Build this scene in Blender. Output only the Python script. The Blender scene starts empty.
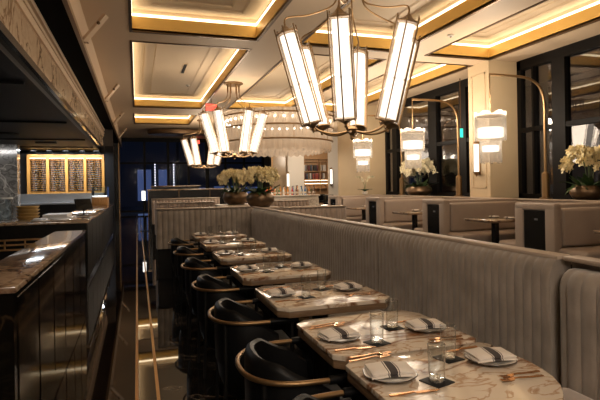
import bpy, bmesh, math, random
from mathutils import Vector, Matrix
random.seed(7)
PI = math.pi
sc = bpy.context.scene
COL = sc.collection

# ------------------------------------------------------------------ materials
def _nt(name):
    m = bpy.data.materials.new(name); m.use_nodes = True
    nt = m.node_tree; nt.nodes.clear()
    out = nt.nodes.new('ShaderNodeOutputMaterial')
    return m, nt, out

def pbr(name, col, rough=.5, metal=0., spec=.5, coat=0., sheen=0., noise=None, bump=None, trans=0., coat_rough=.04):
    m, nt, out = _nt(name)
    b = nt.nodes.new('ShaderNodeBsdfPrincipled'); nt.links.new(b.outputs[0], out.inputs[0])
    b.inputs['Base Color'].default_value = (*col, 1)
    b.inputs['Roughness'].default_value = rough; b.inputs['Metallic'].default_value = metal
    b.inputs['Specular IOR Level'].default_value = spec
    b.inputs['Coat Weight'].default_value = coat; b.inputs['Coat Roughness'].default_value = coat_rough
    b.inputs['Sheen Weight'].default_value = sheen
    b.inputs['Transmission Weight'].default_value = trans
    g = nt.nodes.new('ShaderNodeNewGeometry')
    if noise:
        scale, col2 = noise
        n = nt.nodes.new('ShaderNodeTexNoise'); n.inputs['Scale'].default_value = scale; n.inputs['Detail'].default_value = 5
        nt.links.new(g.outputs['Position'], n.inputs['Vector'])
        r = nt.nodes.new('ShaderNodeValToRGB')
        r.color_ramp.elements[0].position = .35; r.color_ramp.elements[0].color = (*col, 1)
        r.color_ramp.elements[1].position = .68; r.color_ramp.elements[1].color = (*col2, 1)
        nt.links.new(n.outputs[0], r.inputs[0]); nt.links.new(r.outputs[0], b.inputs['Base Color'])
    if bump:
        scale, st = bump
        n = nt.nodes.new('ShaderNodeTexNoise'); n.inputs['Scale'].default_value = scale; n.inputs['Detail'].default_value = 4
        nt.links.new(g.outputs['Position'], n.inputs['Vector'])
        bp = nt.nodes.new('ShaderNodeBump'); bp.inputs['Strength'].default_value = st; bp.inputs['Distance'].default_value = .01
        nt.links.new(n.outputs[0], bp.inputs['Height']); nt.links.new(bp.outputs[0], b.inputs['Normal'])
    return m

def emit(name, col, s):
    m, nt, out = _nt(name)
    e = nt.nodes.new('ShaderNodeEmission'); e.inputs[0].default_value = (*col, 1); e.inputs[1].default_value = s
    nt.links.new(e.outputs[0], out.inputs[0])
    return m

def marble(name, base, vein, vein2, scale=1.6, rough=.12, width=.05, coat=.5, width2=.04, stretch=(1, 1, 1), spec=.5):
    """veined stone: thin bands where a warped noise crosses its middle value"""
    m, nt, out = _nt(name)
    b = nt.nodes.new('ShaderNodeBsdfPrincipled'); nt.links.new(b.outputs[0], out.inputs[0])
    b.inputs['Roughness'].default_value = rough; b.inputs['Coat Weight'].default_value = coat; b.inputs['Coat Roughness'].default_value = .03
    b.inputs['Specular IOR Level'].default_value = spec
    g = nt.nodes.new('ShaderNodeNewGeometry')
    mp = nt.nodes.new('ShaderNodeMapping'); mp.inputs['Scale'].default_value = stretch
    mp.inputs['Rotation'].default_value = (.3, .2, .6)
    nt.links.new(g.outputs['Position'], mp.inputs['Vector'])
    def vein_mask(sc_, w, seed):
        n = nt.nodes.new('ShaderNodeTexNoise'); n.noise_dimensions = '4D'
        n.inputs['Scale'].default_value = sc_; n.inputs['Detail'].default_value = 6; n.inputs['Distortion'].default_value = 1.3
        n.inputs['W'].default_value = seed
        nt.links.new(mp.outputs[0], n.inputs['Vector'])
        s = nt.nodes.new('ShaderNodeMath'); s.operation = 'SUBTRACT'; s.inputs[1].default_value = .5
        nt.links.new(n.outputs[0], s.inputs[0])
        a = nt.nodes.new('ShaderNodeMath'); a.operation = 'ABSOLUTE'; nt.links.new(s.outputs[0], a.inputs[0])
        r = nt.nodes.new('ShaderNodeMapRange'); r.inputs['From Min'].default_value = 0; r.inputs['From Max'].default_value = w
        r.inputs['To Min'].default_value = 1; r.inputs['To Max'].default_value = 0
        nt.links.new(a.outputs[0], r.inputs['Value'])
        return r.outputs[0]
    v1 = vein_mask(scale, width, 1.3); v2 = vein_mask(scale * 2.3, width2, 5.1)
    m1 = nt.nodes.new('ShaderNodeMixRGB'); m1.inputs[1].default_value = (*base, 1); m1.inputs[2].default_value = (*vein2, 1)
    nt.links.new(v2, m1.inputs[0])
    m2 = nt.nodes.new('ShaderNodeMixRGB'); m2.inputs[2].default_value = (*vein, 1)
    nt.links.new(v1, m2.inputs[0]); nt.links.new(m1.outputs[0], m2.inputs[1])
    nt.links.new(m2.outputs[0], b.inputs['Base Color'])
    return m

def wood(name, c1, c2, scale=6, axis=(1, 12, 12), rough=.45):
    m, nt, out = _nt(name)
    b = nt.nodes.new('ShaderNodeBsdfPrincipled'); nt.links.new(b.outputs[0], out.inputs[0]); b.inputs['Roughness'].default_value = rough
    g = nt.nodes.new('ShaderNodeNewGeometry'); mp = nt.nodes.new('ShaderNodeMapping'); mp.inputs['Scale'].default_value = axis
    nt.links.new(g.outputs['Position'], mp.inputs['Vector'])
    n = nt.nodes.new('ShaderNodeTexNoise'); n.inputs['Scale'].default_value = scale; n.inputs['Detail'].default_value = 6
    nt.links.new(mp.outputs[0], n.inputs['Vector'])
    r = nt.nodes.new('ShaderNodeValToRGB'); r.color_ramp.elements[0].position = .3; r.color_ramp.elements[1].position = .7
    r.color_ramp.elements[0].color = (*c1, 1); r.color_ramp.elements[1].color = (*c2, 1)
    nt.links.new(n.outputs[0], r.inputs[0]); nt.links.new(r.outputs[0], b.inputs['Base Color'])
    return m

def thin_glass(name, tint=(1, 1, 1), refl=.04, rough=0.0, ior=1.45, gain=1.0):
    m, nt, out = _nt(name)
    t = nt.nodes.new('ShaderNodeBsdfTransparent'); t.inputs[0].default_value = (*tint, 1)
    gl = nt.nodes.new('ShaderNodeBsdfGlossy'); gl.inputs['Roughness'].default_value = rough
    lw = nt.nodes.new('ShaderNodeLayerWeight'); lw.inputs[0].default_value = .5
    f = nt.nodes.new('ShaderNodeMath'); f.operation = 'POWER'; f.inputs[1].default_value = 3.2
    nt.links.new(lw.outputs['Facing'], f.inputs[0])
    ml = nt.nodes.new('ShaderNodeMath'); ml.operation = 'MULTIPLY_ADD'; ml.inputs[1].default_value = gain; ml.inputs[2].default_value = refl; ml.use_clamp = True
    nt.links.new(f.outputs[0], ml.inputs[0])
    mx = nt.nodes.new('ShaderNodeMixShader'); nt.links.new(ml.outputs[0], mx.inputs[0])
    nt.links.new(t.outputs[0], mx.inputs[1]); nt.links.new(gl.outputs[0], mx.inputs[2]); nt.links.new(mx.outputs[0], out.inputs[0])
    return m

def frosted(name, col, clear=.35, glow=0., gcol=(1, .85, .65)):
    """pale ribbed glass: part see-through, part scattering"""
    m, nt, out = _nt(name)
    t = nt.nodes.new('ShaderNodeBsdfTransparent'); tl = nt.nodes.new('ShaderNodeBsdfTranslucent'); d = nt.nodes.new('ShaderNodeBsdfDiffuse')
    tl.inputs[0].default_value = (*col, 1); d.inputs[0].default_value = (*col, 1)
    a = nt.nodes.new('ShaderNodeMixShader'); a.inputs[0].default_value = .5
    nt.links.new(tl.outputs[0], a.inputs[1]); nt.links.new(d.outputs[0], a.inputs[2])
    mx = nt.nodes.new('ShaderNodeMixShader'); mx.inputs[0].default_value = clear
    nt.links.new(a.outputs[0], mx.inputs[1]); nt.links.new(t.outputs[0], mx.inputs[2])
    last = mx
    if glow:
        e = nt.nodes.new('ShaderNodeEmission'); e.inputs[0].default_value = (*gcol, 1); e.inputs[1].default_value = glow
        ad = nt.nodes.new('ShaderNodeAddShader'); nt.links.new(mx.outputs[0], ad.inputs[0]); nt.links.new(e.outputs[0], ad.inputs[1]); last = ad
    nt.links.new(last.outputs[0], out.inputs[0])
    return m

WARM = (1, .74, .44)
M = {}
M['ceil'] = pbr('warm_plaster', (.62, .47, .32), .62, bump=(300, .04))
M['tray'] = pbr('tray_plaster', (.66, .52, .36), .65)
M['gold'] = pbr('gold_leaf', (.74, .47, .13), .45, .4)
M['brass'] = pbr('brushed_brass', (.62, .40, .19), .30, 1.)
M['brass_dull'] = pbr('dull_brass', (.28, .175, .085), .42, .9)
M['bronze'] = pbr('dark_bronze', (.12, .07, .035), .4, .8)
M['copper'] = pbr('copper_cutlery', (.62, .33, .15), .26, 1.)
M['steel'] = pbr('brushed_steel', (.52, .53, .54), .30, 1.)
M['darksteel'] = pbr('dark_mirror_steel', (.10, .10, .105), .12, 1.)
M['floor'] = marble('black_marble_floor', (.010, .009, .008), (.10, .08, .065), (.022, .018, .015), .9, .025, .012, 0, .02, spec=.6)
M['border'] = marble('brown_floor_border', (.012, .008, .006), (.05, .03, .02), (.02, .013, .01), 1.0, .03, .012, 0, .02, spec=.3)
M['blackstone'] = marble('brown_black_marble', (.005, .004, .003), (.04, .025, .014), (.010, .008, .005), 1.3, .08, .014, 0, .02, spec=.10)
M['table'] = marble('cream_marble', (.62, .53, .43), (.20, .085, .035), (.40, .25, .15), 1.7, .10, .034, 0, .026, (1, 1.8, 1), spec=.35)
M['counter'] = marble('honey_marble', (.40, .29, .20), (.13, .07, .04), (.30, .20, .13), 1.7, .12, .03, .5, .04)
M['fascia'] = marble('tan_stone', (.70, .53, .37), (.30, .18, .10), (.58, .42, .29), 1.1, .16, .02, .15, .03)
M['grey_marble'] = marble('grey_marble', (.20, .195, .185), (.45, .43, .40), (.09, .085, .08), 1.5, .15, .03, .4, .06)
M['tablewood'] = wood('table_edge_wood', (.13, .075, .04), (.21, .13, .07), 5, (3, 3, 30))
M['amber_oak'] = wood('amber_oak', (.42, .18, .035), (.60, .30, .07), 5, (8, 8, 1))
M['oak'] = wood('oak', (.32, .16, .05), (.48, .26, .09), 5, (8, 8, 1))
M['velvet'] = pbr('taupe_velvet', (.30, .252, .21), .8, sheen=.45, noise=(7, (.205, .170, .140)), bump=(120, .08))
M['velvet2'] = pbr('rose_taupe_velvet', (.36, .275, .22), .75, sheen=.4, noise=(5, (.31, .235, .185)))
M['booth'] = pbr('fawn_leather', (.40, .32, .265), .5, noise=(3, (.36, .285, .235)), bump=(60, .05))
M['cap'] = pbr('cap_leather', (.42, .335, .265), .5)
M['black'] = pbr('black_lacquer', (.006, .006, .006), .25, spec=.3)
M['blackmat'] = pbr('black_matte', (.006, .0055, .0055), .6, spec=.2)
M['beamblack'] = pbr('beam_black', (.004, .004, .004), .9, spec=.05)
M['hood'] = pbr('hood_black', (.005, .005, .0055), .5, spec=.12, bump=(8, .04))
M['leather'] = pbr('black_leather', (.004, .004, .0045), .45, spec=.16, bump=(140, .12))
M['frame'] = pbr('window_frame_brown', (.006, .005, .0045), .5, spec=.12)
M['plate'] = pbr('glazed_plate', (.66, .62, .57), .2, coat=.4)
M['rim'] = pbr('dark_rim', (.06, .05, .04), .3)
M['coaster'] = pbr('coaster_black', (.012, .012, .013), .6, spec=.2)
M['glass'] = thin_glass('clear_glass', (.97, .98, .98), .07, 0, 1.45, 1.0)
M['glass_lip'] = thin_glass('glass_lip', (1, 1, 1), .45, .1, 1.45, .4)
M['pane'] = thin_glass('window_glass', (.75, .75, .78), .06, 0, 1.5, .9)
M['pane_far'] = thin_glass('far_window_glass', (.8, .8, .85), .002, 0, 1.5, .3)
M['case_glass'] = thin_glass('case_glass', (.92, .97, 1), .06, 0, 1.5)
M['lampglass'] = frosted('lamp_glass', (.95, .88, .80), .80)
M['tube'] = emit('lantern_tube', (1, .85, .68), 1.0)
M['led'] = emit('led_strip', (1, .79, .50), 3.3)
M['shade_glow'] = emit('shade_bulb', (1, .86, .70), 1.4)
M['sconce_glow'] = emit('sconce_tube', (1, .88, .72), 1.2)
M['canopy_bulb'] = emit('canopy_bulb', (1, .84, .64), 12)
M['fringe'] = frosted('glass_fringe', (.80, .75, .68), .72)
M['canopy_fringe'] = frosted('sheer_fringe', (.56, .47, .38), .2)
M['pillar'] = pbr('cream_panel', (.60, .47, .30), .5, noise=(1.2, (.56, .43, .27)))
M['white'] = pbr('off_white', (.72, .66, .58), .5)
M['cream'] = pbr('cream_paint', (.62, .47, .33), .5)
M['red'] = emit('exit_red', (1, .08, .05), 1.3)
M['green'] = emit('exit_green', (.05, .9, .55), .9)
M['leaf'] = pbr('dark_leaf', (.025, .06, .018), .4, noise=(14, (.05, .11, .03)))
M['petal'] = pbr('cream_petal', (.80, .66, .34), .6, noise=(30, (.88, .78, .50)))
M['petal2'] = pbr('pale_petal', (.80, .74, .56), .6, noise=(30, (.7, .62, .4)))
M['stem'] = pbr('green_stem', (.10, .15, .05), .5)
M['bowl'] = pbr('bronze_bowl', (.20, .13, .075), .38, .75, noise=(9, (.11, .07, .04)))
M['soil'] = pbr('moss', (.03, .04, .015), .9)
M['kitlight'] = emit('cool_downlight', (.85, .92, 1), 20)
M['warmstrip'] = emit('wine_strip', (1, .58, .22), 7)
M['winedark'] = pbr('wine_glass_dark', (.012, .008, .006), .15)
M['winered'] = pbr('wine_glass_red', (.09, .015, .012), .15)
M['winelabel'] = pbr('wine_label', (.6, .52, .42), .6)
M['winelabel2'] = pbr('tan_wine_label', (.07, .035, .02), .6)
M['paper'] = pbr('white_paper', (.75, .76, .78), .6)
M['wicker'] = pbr('gold_straw', (.42, .27, .09), .6)
M['whitestone'] = marble('white_bar_stone', (.75, .68, .60), (.5, .42, .35), (.68, .6, .52), 2, .15, .02, .4, .03)
M['tan'] = pbr('tan_mirror_panel', (.36, .26, .16), .25)
M['shelfwood'] = wood('shelf_wood', (.30, .17, .08), (.40, .24, .12), 4, (8, 8, 1))
M['wall'] = pbr('dark_wall', (.035, .028, .024), .6)
M['warmwall'] = pbr('warm_wall', (.32, .25, .19), .7)
M['asphalt'] = pbr('asphalt', (.03, .03, .034), .7)
M['facade'] = pbr('blue_facade', (.10, .12, .17), .6)
M['litwin'] = emit('blue_lit_window', (.22, .34, .75), .14)
M['dots'] = emit('bead_lights', (.9, .9, 1), 2.2)
M['lamp_white'] = emit('small_lamp_white', (1, .93, .85), 1.5)
M['booklight'] = emit('shelf_light', (1, .7, .4), 4)

def napkin_mat():
    m, nt, out = _nt('striped_napkin')
    b = nt.nodes.new('ShaderNodeBsdfPrincipled'); nt.links.new(b.outputs[0], out.inputs[0]); b.inputs['Roughness'].default_value = .85
    tc = nt.nodes.new('ShaderNodeTexCoord'); sx = nt.nodes.new('ShaderNodeSeparateXYZ'); nt.links.new(tc.outputs['Object'], sx.inputs[0])
    a = nt.nodes.new('ShaderNodeMath'); a.operation = 'ABSOLUTE'; nt.links.new(sx.outputs[0], a.inputs[0])
    r = nt.nodes.new('ShaderNodeValToRGB'); r.color_ramp.interpolation = 'CONSTANT'
    mul = nt.nodes.new('ShaderNodeMath'); mul.operation = 'MULTIPLY'; mul.inputs[1].default_value = 10; nt.links.new(a.outputs[0], mul.inputs[0])
    W = (.74, .68, .62, 1); D = (.055, .045, .045, 1)
    e = r.color_ramp.elements; e[0].position = 0; e[0].color = D; e[1].position = .135; e[1].color = W
    x = e.new(.175); x.color = D; x = e.new(.205); x.color = W
    nt.links.new(mul.outputs[0], r.inputs[0]); nt.links.new(r.outputs[0], b.inputs['Base Color'])
    return m
M['napkin'] = napkin_mat()

# ------------------------------------------------------------------ mesh builder
class MB:
    def __init__(s): s.bm = bmesh.new()
    def box(s, x0, x1, y0, y1, z0, z1, bev=0., seg=2):
        t = bmesh.new()
        vs = [t.verts.new((x, y, z)) for x in (x0, x1) for y in (y0, y1) for z in (z0, z1)]
        for f in ((0, 1, 3, 2), (4, 6, 7, 5), (0, 4, 5, 1), (2, 3, 7, 6), (0, 2, 6, 4), (1, 5, 7, 3)):
            t.faces.new([vs[i] for i in f])
        if bev: bmesh.ops.bevel(t, geom=list(t.edges), offset=bev, segments=seg, affect='EDGES', profile=.5)
        s._join(t); return s
    def _join(s, t, mat=None):
        if mat: bmesh.ops.transform(t, matrix=mat, verts=t.verts)
        mp = {}
        for v in t.verts: mp[v] = s.bm.verts.new(v.co)
        for f in t.faces:
            try: s.bm.faces.new([mp[v] for v in f.verts])
            except ValueError: pass
        t.free()
    def prism(s, pts, z0, z1, bev=0.):
        t = bmesh.new(); n = len(pts)
        a = [t.verts.new((p[0], p[1], z0)) for p in pts]; b = [t.verts.new((p[0], p[1], z1)) for p in pts]
        t.faces.new(list(reversed(a))); t.faces.new(b)
        for i in range(n): t.faces.new((a[i], a[(i + 1) % n], b[(i + 1) % n], b[i]))
        if bev: bmesh.ops.bevel(t, geom=[e for e in t.edges], offset=bev, segments=2, affect='EDGES', profile=.5)
        s._join(t); return s
    def lathe(s, prof, c=(0, 0, 0), seg=24, closed=False, wob=None):
        t = bmesh.new(); rings = []
        for r, z in prof:
            if r < 1e-5: rings.append([t.verts.new((c[0], c[1], c[2] + z))])
            else:
                ring = []
                for i in range(seg):
                    a = 2 * PI * i / seg; k = wob(a) if wob else 1
                    ring.append(t.verts.new((c[0] + r * k * math.cos(a), c[1] + r * k * math.sin(a), c[2] + z)))
                rings.append(ring)
        pr = list(zip(rings, rings[1:])) + ([(rings[-1], rings[0])] if closed else [])
        for A, B in pr:
            for i in range(seg):
                j = (i + 1) % seg
                if len(A) == 1 and len(B) == 1: continue
                if len(A) == 1: t.faces.new((A[0], B[j], B[i]))
                elif len(B) == 1: t.faces.new((A[i], A[j], B[0]))
                else: t.faces.new((A[i], A[j], B[j], B[i]))
        s._join(t); return s
    def tube(s, pts, r, seg=10, cap=True):
        pts = [Vector(p) for p in pts]; n = len(pts)
        rs = r if isinstance(r, (list, tuple)) else [r] * n
        t = bmesh.new(); rings = []; up = None
        for i, p in enumerate(pts):
            d = (pts[min(i + 1, n - 1)] - pts[max(i - 1, 0)]).normalized()
            if up is None:
                up = Vector((0, 0, 1)) if abs(d.z) < .9 else Vector((1, 0, 0))
            u = (up - d * up.dot(d)).normalized(); w = d.cross(u); up = u
            rings.append([t.verts.new(p + (u * math.cos(2 * PI * k / seg) + w * math.sin(2 * PI * k / seg)) * rs[i]) for k in range(seg)])
        for A, B in zip(rings, rings[1:]):
            for k in range(seg): t.faces.new((A[k], A[(k + 1) % seg], B[(k + 1) % seg], B[k]))
        if cap:
            t.faces.new(list(reversed(rings[0]))); t.faces.new(rings[-1])
        s._join(t); return s
    def torus(s, c, R, r, seg=48, k=8):
        t = bmesh.new(); rings = []
        for i in range(seg):
            a = 2 * PI * i / seg
            rings.append([t.verts.new((c[0] + (R + r * math.cos(2 * PI * j / k)) * math.cos(a), c[1] + (R + r * math.cos(2 * PI * j / k)) * math.sin(a), c[2] + r * math.sin(2 * PI * j / k))) for j in range(k)])
        for i in range(seg):
            A, B = rings[i], rings[(i + 1) % seg]
            for j in range(k): t.faces.new((A[j], B[j], B[(j + 1) % k], A[(j + 1) % k]))
        s._join(t); return s
    def ball(s, c, rx, ry=None, rz=None, seg=12):
        ry = ry or rx; rz = rz or rx
        t = bmesh.new(); bmesh.ops.create_uvsphere(t, u_segments=seg, v_segments=max(6, seg // 2), radius=1)
        s._join(t, Matrix.Translation(c) @ Matrix.Diagonal((rx, ry, rz, 1))); return s
    def sheet(s, grid, close=False):
        vs = [[s.bm.verts.new(p) for p in row] for row in grid]
        for A, B in zip(vs, vs[1:]):
            for i in range(len(A) - 1): s.bm.faces.new((A[i], A[i + 1], B[i + 1], B[i]))
            if close: s.bm.faces.new((A[-1], A[0], B[0], B[-1]))
        return vs
    def build(s, name, mat, parent=None, loc=(0, 0, 0), rot=(0, 0, 0), angle=40, kind=None):
        bmesh.ops.recalc_face_normals(s.bm, faces=s.bm.faces)
        me = bpy.data.meshes.new(name); s.bm.to_mesh(me); s.bm.free()
        me.materials.append(M[mat] if isinstance(mat, str) else mat)
        me.polygons.foreach_set('use_smooth', [True] * len(me.polygons))
        me.set_sharp_from_angle(angle=math.radians(angle))
        o = bpy.data.objects.new(name, me); COL.objects.link(o)
        o.parent = parent; o.location = loc; o.rotation_euler = rot
        if kind: o['kind'] = kind
        return o

def tag(o, label, cat, group=None):
    o['label'] = label; o['category'] = cat
    if group: o['group'] = group
    return o
def thing(name, label, cat, loc=(0, 0, 0), rz=0, group=None):
    o = bpy.data.objects.new(name, None); COL.objects.link(o); o.empty_display_size = .1
    o.location = loc; o.rotation_euler = (0, 0, rz)
    return tag(o, label, cat, group)
def struct(o): o['kind'] = 'structure'; return o
def sroot(name, loc=(0, 0, 0)):
    o = bpy.data.objects.new(name, None); COL.objects.link(o); o.location = loc; o['kind'] = 'structure'; return o
def dup(src, loc, rz=None, label=None, group=None):
    r = src.copy(); COL.objects.link(r); r.location = loc
    if rz is not None: r.rotation_euler = (0, 0, rz)
    if label: r['label'] = label
    if group: r['group'] = group
    for ch in list(src.children):
        c = ch.copy(); COL.objects.link(c); c.parent = r
        for g in list(ch.children):
            d = g.copy(); COL.objects.link(d); d.parent = c
    return r
ORD = ['nearest', 'second nearest', 'third nearest', 'fourth nearest', 'fifth nearest', 'sixth nearest', 'farthest']
NTH = ['first', 'second', 'third', 'fourth', 'fifth', 'sixth', 'seventh', 'eighth', 'ninth', 'tenth', 'eleventh', 'twelfth', 'thirteenth',
       'fourteenth', 'fifteenth', 'sixteenth', 'seventeenth', 'eighteenth', 'nineteenth', 'twentieth', 'twenty-first', 'twenty-second', 'twenty-third', 'twenty-fourth']

def catmull(pts, n=8):
    P = [Vector(p) for p in pts]; out = []
    for i in range(len(P) - 1):
        p0, p1, p2, p3 = P[max(i - 1, 0)], P[i], P[i + 1], P[min(i + 2, len(P) - 1)]
        for k in range(n):
            t = k / n
            out.append(.5 * ((2 * p1) + (p2 - p0) * t + (2 * p0 - 5 * p1 + 4 * p2 - p3) * t * t + (3 * p1 - p0 - 3 * p2 + p3) * t ** 3))
    out.append(P[-1]); return out

# ------------------------------------------------------------------ camera
cam = bpy.data.cameras.new('camera'); co = bpy.data.objects.new('camera', cam); COL.objects.link(co)
cam.sensor_width = 36; cam.lens = 30.0; cam.shift_y = -14.6 / 600; cam.clip_start = .05; cam.clip_end = 200
EYE = 1.43; YAW = math.atan(.326); ROLL = math.radians(.95)
co.matrix_world = Matrix.Translation((0, 0, EYE)) @ Matrix.Rotation(-YAW, 4, 'Z') @ Matrix.Rotation(PI / 2, 4, 'X') @ Matrix.Rotation(-ROLL, 4, 'Z')
sc.camera = co

# ------------------------------------------------------------------ room shell
XL, XR, YN, YF, ZC = -6.2, 10.8, -3.2, 29.2, 4.2
struct(MB().box(XL, XR, YN, YF, -.12, 0).build('floor', 'floor'))
m = MB().box(-.035, -.012, -3, 27, 0, .003); m.box(.105, .128, -3, 27, 0, .003)
struct(m.build('trim_1', 'brass'))
# dark-brown floor border strip beside the counters
struct(MB().box(-.6, -.035, -3, 27, 0, .002).build('trim_2', 'border'))
struct(MB().box(XL, XR, YN - .2, YN, 0, 5).build('wall_near', 'warmwall'))
struct(MB().box(XL - .2, XL, YN, YF, 0, 5).build('wall_left', 'wall'))
m = MB().box(XR, XR + .2, YN, YF, 0, 5)
struct(m.build('wall_right', 'wall'))

COFFERS = [  # x0, x1, y0, y1, description
    (-.04, 2.2, 1.2, 9.28, 'nearest coffer above the aisle'), (-.04, 2.2, 9.93, 17.95, 'second coffer above the aisle'), (-.04, 2.2, 19.5, 22.6, 'farthest coffer above the aisle'),
    (3.1, 5.26, 1.2, 9.34, 'nearest middle coffer, behind the big chandelier'), (3.1, 5.26, 9.98, 17.7, 'second middle coffer, beside the second chandelier'),
    (6.0, 7.6, 1.2, 9.4, 'window-side coffer before the cream pillar'), (6.0, 7.6, 10.0, 17.7, 'window-side coffer beyond the cream pillar')]
xs = sorted({XL, XR} | {c[0] for c in COFFERS} | {c[1] for c in COFFERS})
ys = sorted({YN, YF} | {c[2] for c in COFFERS} | {c[3] for c in COFFERS})
m = MB()
for i in range(len(xs) - 1):
    y_start = None
    for j in range(len(ys) - 1):
        cx, cy = (xs[i] + xs[i + 1]) / 2, (ys[j] + ys[j + 1]) / 2
        hole = any(c[0] < cx < c[1] and c[2] < cy < c[3] for c in COFFERS)
        if not hole and y_start is None: y_start = ys[j]
        if (hole or j == len(ys) - 2) and y_start is not None:
            m.box(xs[i], xs[i + 1], y_start, ys[j] if hole else ys[j + 1], ZC, ZC + .05); y_start = None
cl = struct(m.build('ceiling', 'ceil'))
MB().box(XL, XR, YN, YF, 4.60, 4.7).build('tray_ceiling', 'tray', cl)
m = MB(); g = MB(); e = MB()
def ring(mb, x0, x1, y0, y1, w, z0, z1):   # rectangular frame, w inward
    mb.box(x0, x1, y0, y0 + w, z0, z1); mb.box(x0, x1, y1 - w, y1, z0, z1)
    mb.box(x0, x0 + w, y0 + w, y1 - w, z0, z1); mb.box(x1 - w, x1, y0 + w, y1 - w, z0, z1)
for (x0, x1, y0, y1, d) in COFFERS:
    for k, (ins, th) in enumerate(((.26, .022), (.50, .018))):
        ring(m, x0 + ins, x1 - ins, y0 + ins, y1 - ins, .06, 4.60 - th, 4.60)
        ring(m, x0 + ins + .06, x1 - ins - .06, y0 + ins + .06, y1 - ins - .06, .02, 4.60 - th * .5, 4.60)
    ring(m, x0 - .07, x1 + .07, y0 - .07, y1 + .07, .04, ZC + .27, 4.60)
    ring(g, x0 - .03, x1 + .03, y0 - .03, y1 + .03, .03, ZC + .012, ZC + .27)
    ring(e, x0 - .045, x1 + .045, y0 - .045, y1 + .045, .05, ZC - .012, ZC + .012)
m.build('coffer_moulding', 'tray', cl); g.build('coffer_riser', 'gold', cl); e.build('coffer_edge', 'bronze', cl)
for (x0, x1, y0, y1, d) in COFFERS:
    t = MB(); ring(t, x0 - .03, x1 + .03, y0 - .03, y1 + .03, .035, ZC + .272, ZC + .312)
    tag(t.build('cove_light', 'led'), 'warm LED strip glowing around the ' + d, 'cove light', 'cove lights in the ceiling coffers')
def slot(x0, x1, y0, y1, z, lab):
    r = thing('air_vent', lab, 'vent', ((x0 + x1) / 2, (y0 + y1) / 2, z), 0, 'slot vents in the ceiling')
    a, b = (x1 - x0) / 2, (y1 - y0) / 2
    q = MB(); ring(q, -a - .02, a + .02, -b - .02, b + .02, .02, -.012, 0); q.build('frame', 'tray', r)
    MB().box(-a, a, -b, b, -.006, 0).build('slot', 'blackmat', r)
slot(1.20, 1.28, 13.1, 14.2, 4.60, 'short black slot vent in the second coffer above the aisle')
slot(6.70, 6.80, 4.2, 8.2, 4.60, 'long black slot vent in the coffer nearest the windows')
for (x, y, z, lab) in ((5.62, 8.0, 4.2, 'small round white detector on the soffit left of the long slot vent'),
                       (1.55, 15.8, 4.60, 'small round detector in the second coffer above the aisle')):
    r = thing('smoke_detector', lab, 'detector', (x, y, z))
    MB().lathe([(0, 0), (.06, 0), (.06, -.02), (.045, -.035), (0, -.035)]).build('housing', 'white', r)
    MB().lathe([(0, -.035), (.02, -.035), (.015, -.05), (0, -.05)], seg=12).build('sensor', 'bronze', r)

# --- bulkhead over the counters: stone fascia, black beam underside, cream side
bk = sroot('beam')
MB().box(-1.30, -1.20, 3.0, 20.4, 3.02, 3.42).build('stone_fascia', 'fascia', bk)
MB().box(-1.32, -1.19, 3.0, 20.4, 2.93, 3.02).build('mirror_edge', 'darksteel', bk)
q = MB()
for (a, b, z0, z1) in ((-1.22, -1.17, 3.42, 3.52), (-1.22, -1.15, 3.52, 3.57), (-1.22, -1.19, 3.57, 3.63), (-1.22, -1.14, 3.63, 3.70)):
    q.box(a, b, 3.0, 28.6, z0, z1)
q.build('moulding', 'cream', bk)
MB().box(-1.22, -.77, 1.0, 28.6, 3.70, 3.76).build('beam_underside', 'beamblack', bk)
MB().box(-.80, -.745, 1.0, 28.6, 3.64, 3.72).build('edge_trim', 'brass_dull', bk)
MB().box(-.84, -.76, 1.0, 28.6, 3.72, 4.2).build('cream_side', 'cream', bk)
MB().box(-1.30, -1.14, 1.0, 28.6, 3.76, 4.2).build('upper_fill', 'cream', bk)
for i, y in enumerate((8.4, 13.9, 18.9, 24.0)):
    r = thing('ceiling_bracket', 'slanted tan bracket on the cream beam side, %s along the aisle' % ORD[i], 'bracket', (-.75, y, 3.7), 0, 'slanted brackets along the beam')
    MB().prism([(0, -.05), (.07, -.05), (.07, .05), (0, .05)], 0, .001).build('foot', 'brass_dull', r)
    t = MB(); t.tube([(.0, 0, .02), (.33, 0, .45)], .05, 4); t.build('arm', 'cream', r)
    MB().ball((.22, -.045, .31), .028, .02, .028).build('screw_cover', 'bronze', r)
# kitchen hood
hd = thing('kitchen_hood', 'wide black hood ceiling over the open kitchen at left', 'hood', (-3.6, 12, 2.86))
q = MB().box(-2.6, 2.30, -9, 8.4, 0, .1); q.build('underside', 'hood', hd)
for k, (x, y) in enumerate(((-1.0, -3.2), (-1.2, 1.2), (.5, 2.2), (1.0, 4.8))):
    MB().lathe([(0, 0), (.30, 0), (.30, -.03), (.24, -.05), (0, -.03)], (x, y, 0), 20).build('recessed_cover', 'blackmat', hd)
for y in (-4.6, -.4, 3.6, 6.4):
    MB().box(-2.6, 2.2, y, y + .05, -.035, 0).build('seam_rib', 'blackmat', hd)
MB().box(-2.6, 2.3, 8.3, 8.42, -.1, .0).build('front_rail', 'black', hd)
for i, x in enumerate((-3.5, -3.0, -2.45, -1.9, -1.42)):
    r = MB().lathe([(.13, 0), (.13, -.03), (.10, -.035), (.10, 0)], closed=True).build('downlight', 'black', hd, (x + 3.6, 7.9, 0))
    MB().lathe([(0, -.012), (.10, -.012), (.10, -.02), (0, -.02)]).build('lens', 'kitlight', r)
# brass-edged fin at the end of the beam
p = sroot('pillar')
MB().box(-1.16, -.86, 26.4, 27.4, 0, 3.70).build('panel', 'black', p)
for x in (-1.20, -.86): MB().box(x, x + .05, 26.36, 27.4, 0, 3.70).build('edge_trim', 'brass_dull', p)
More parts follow.
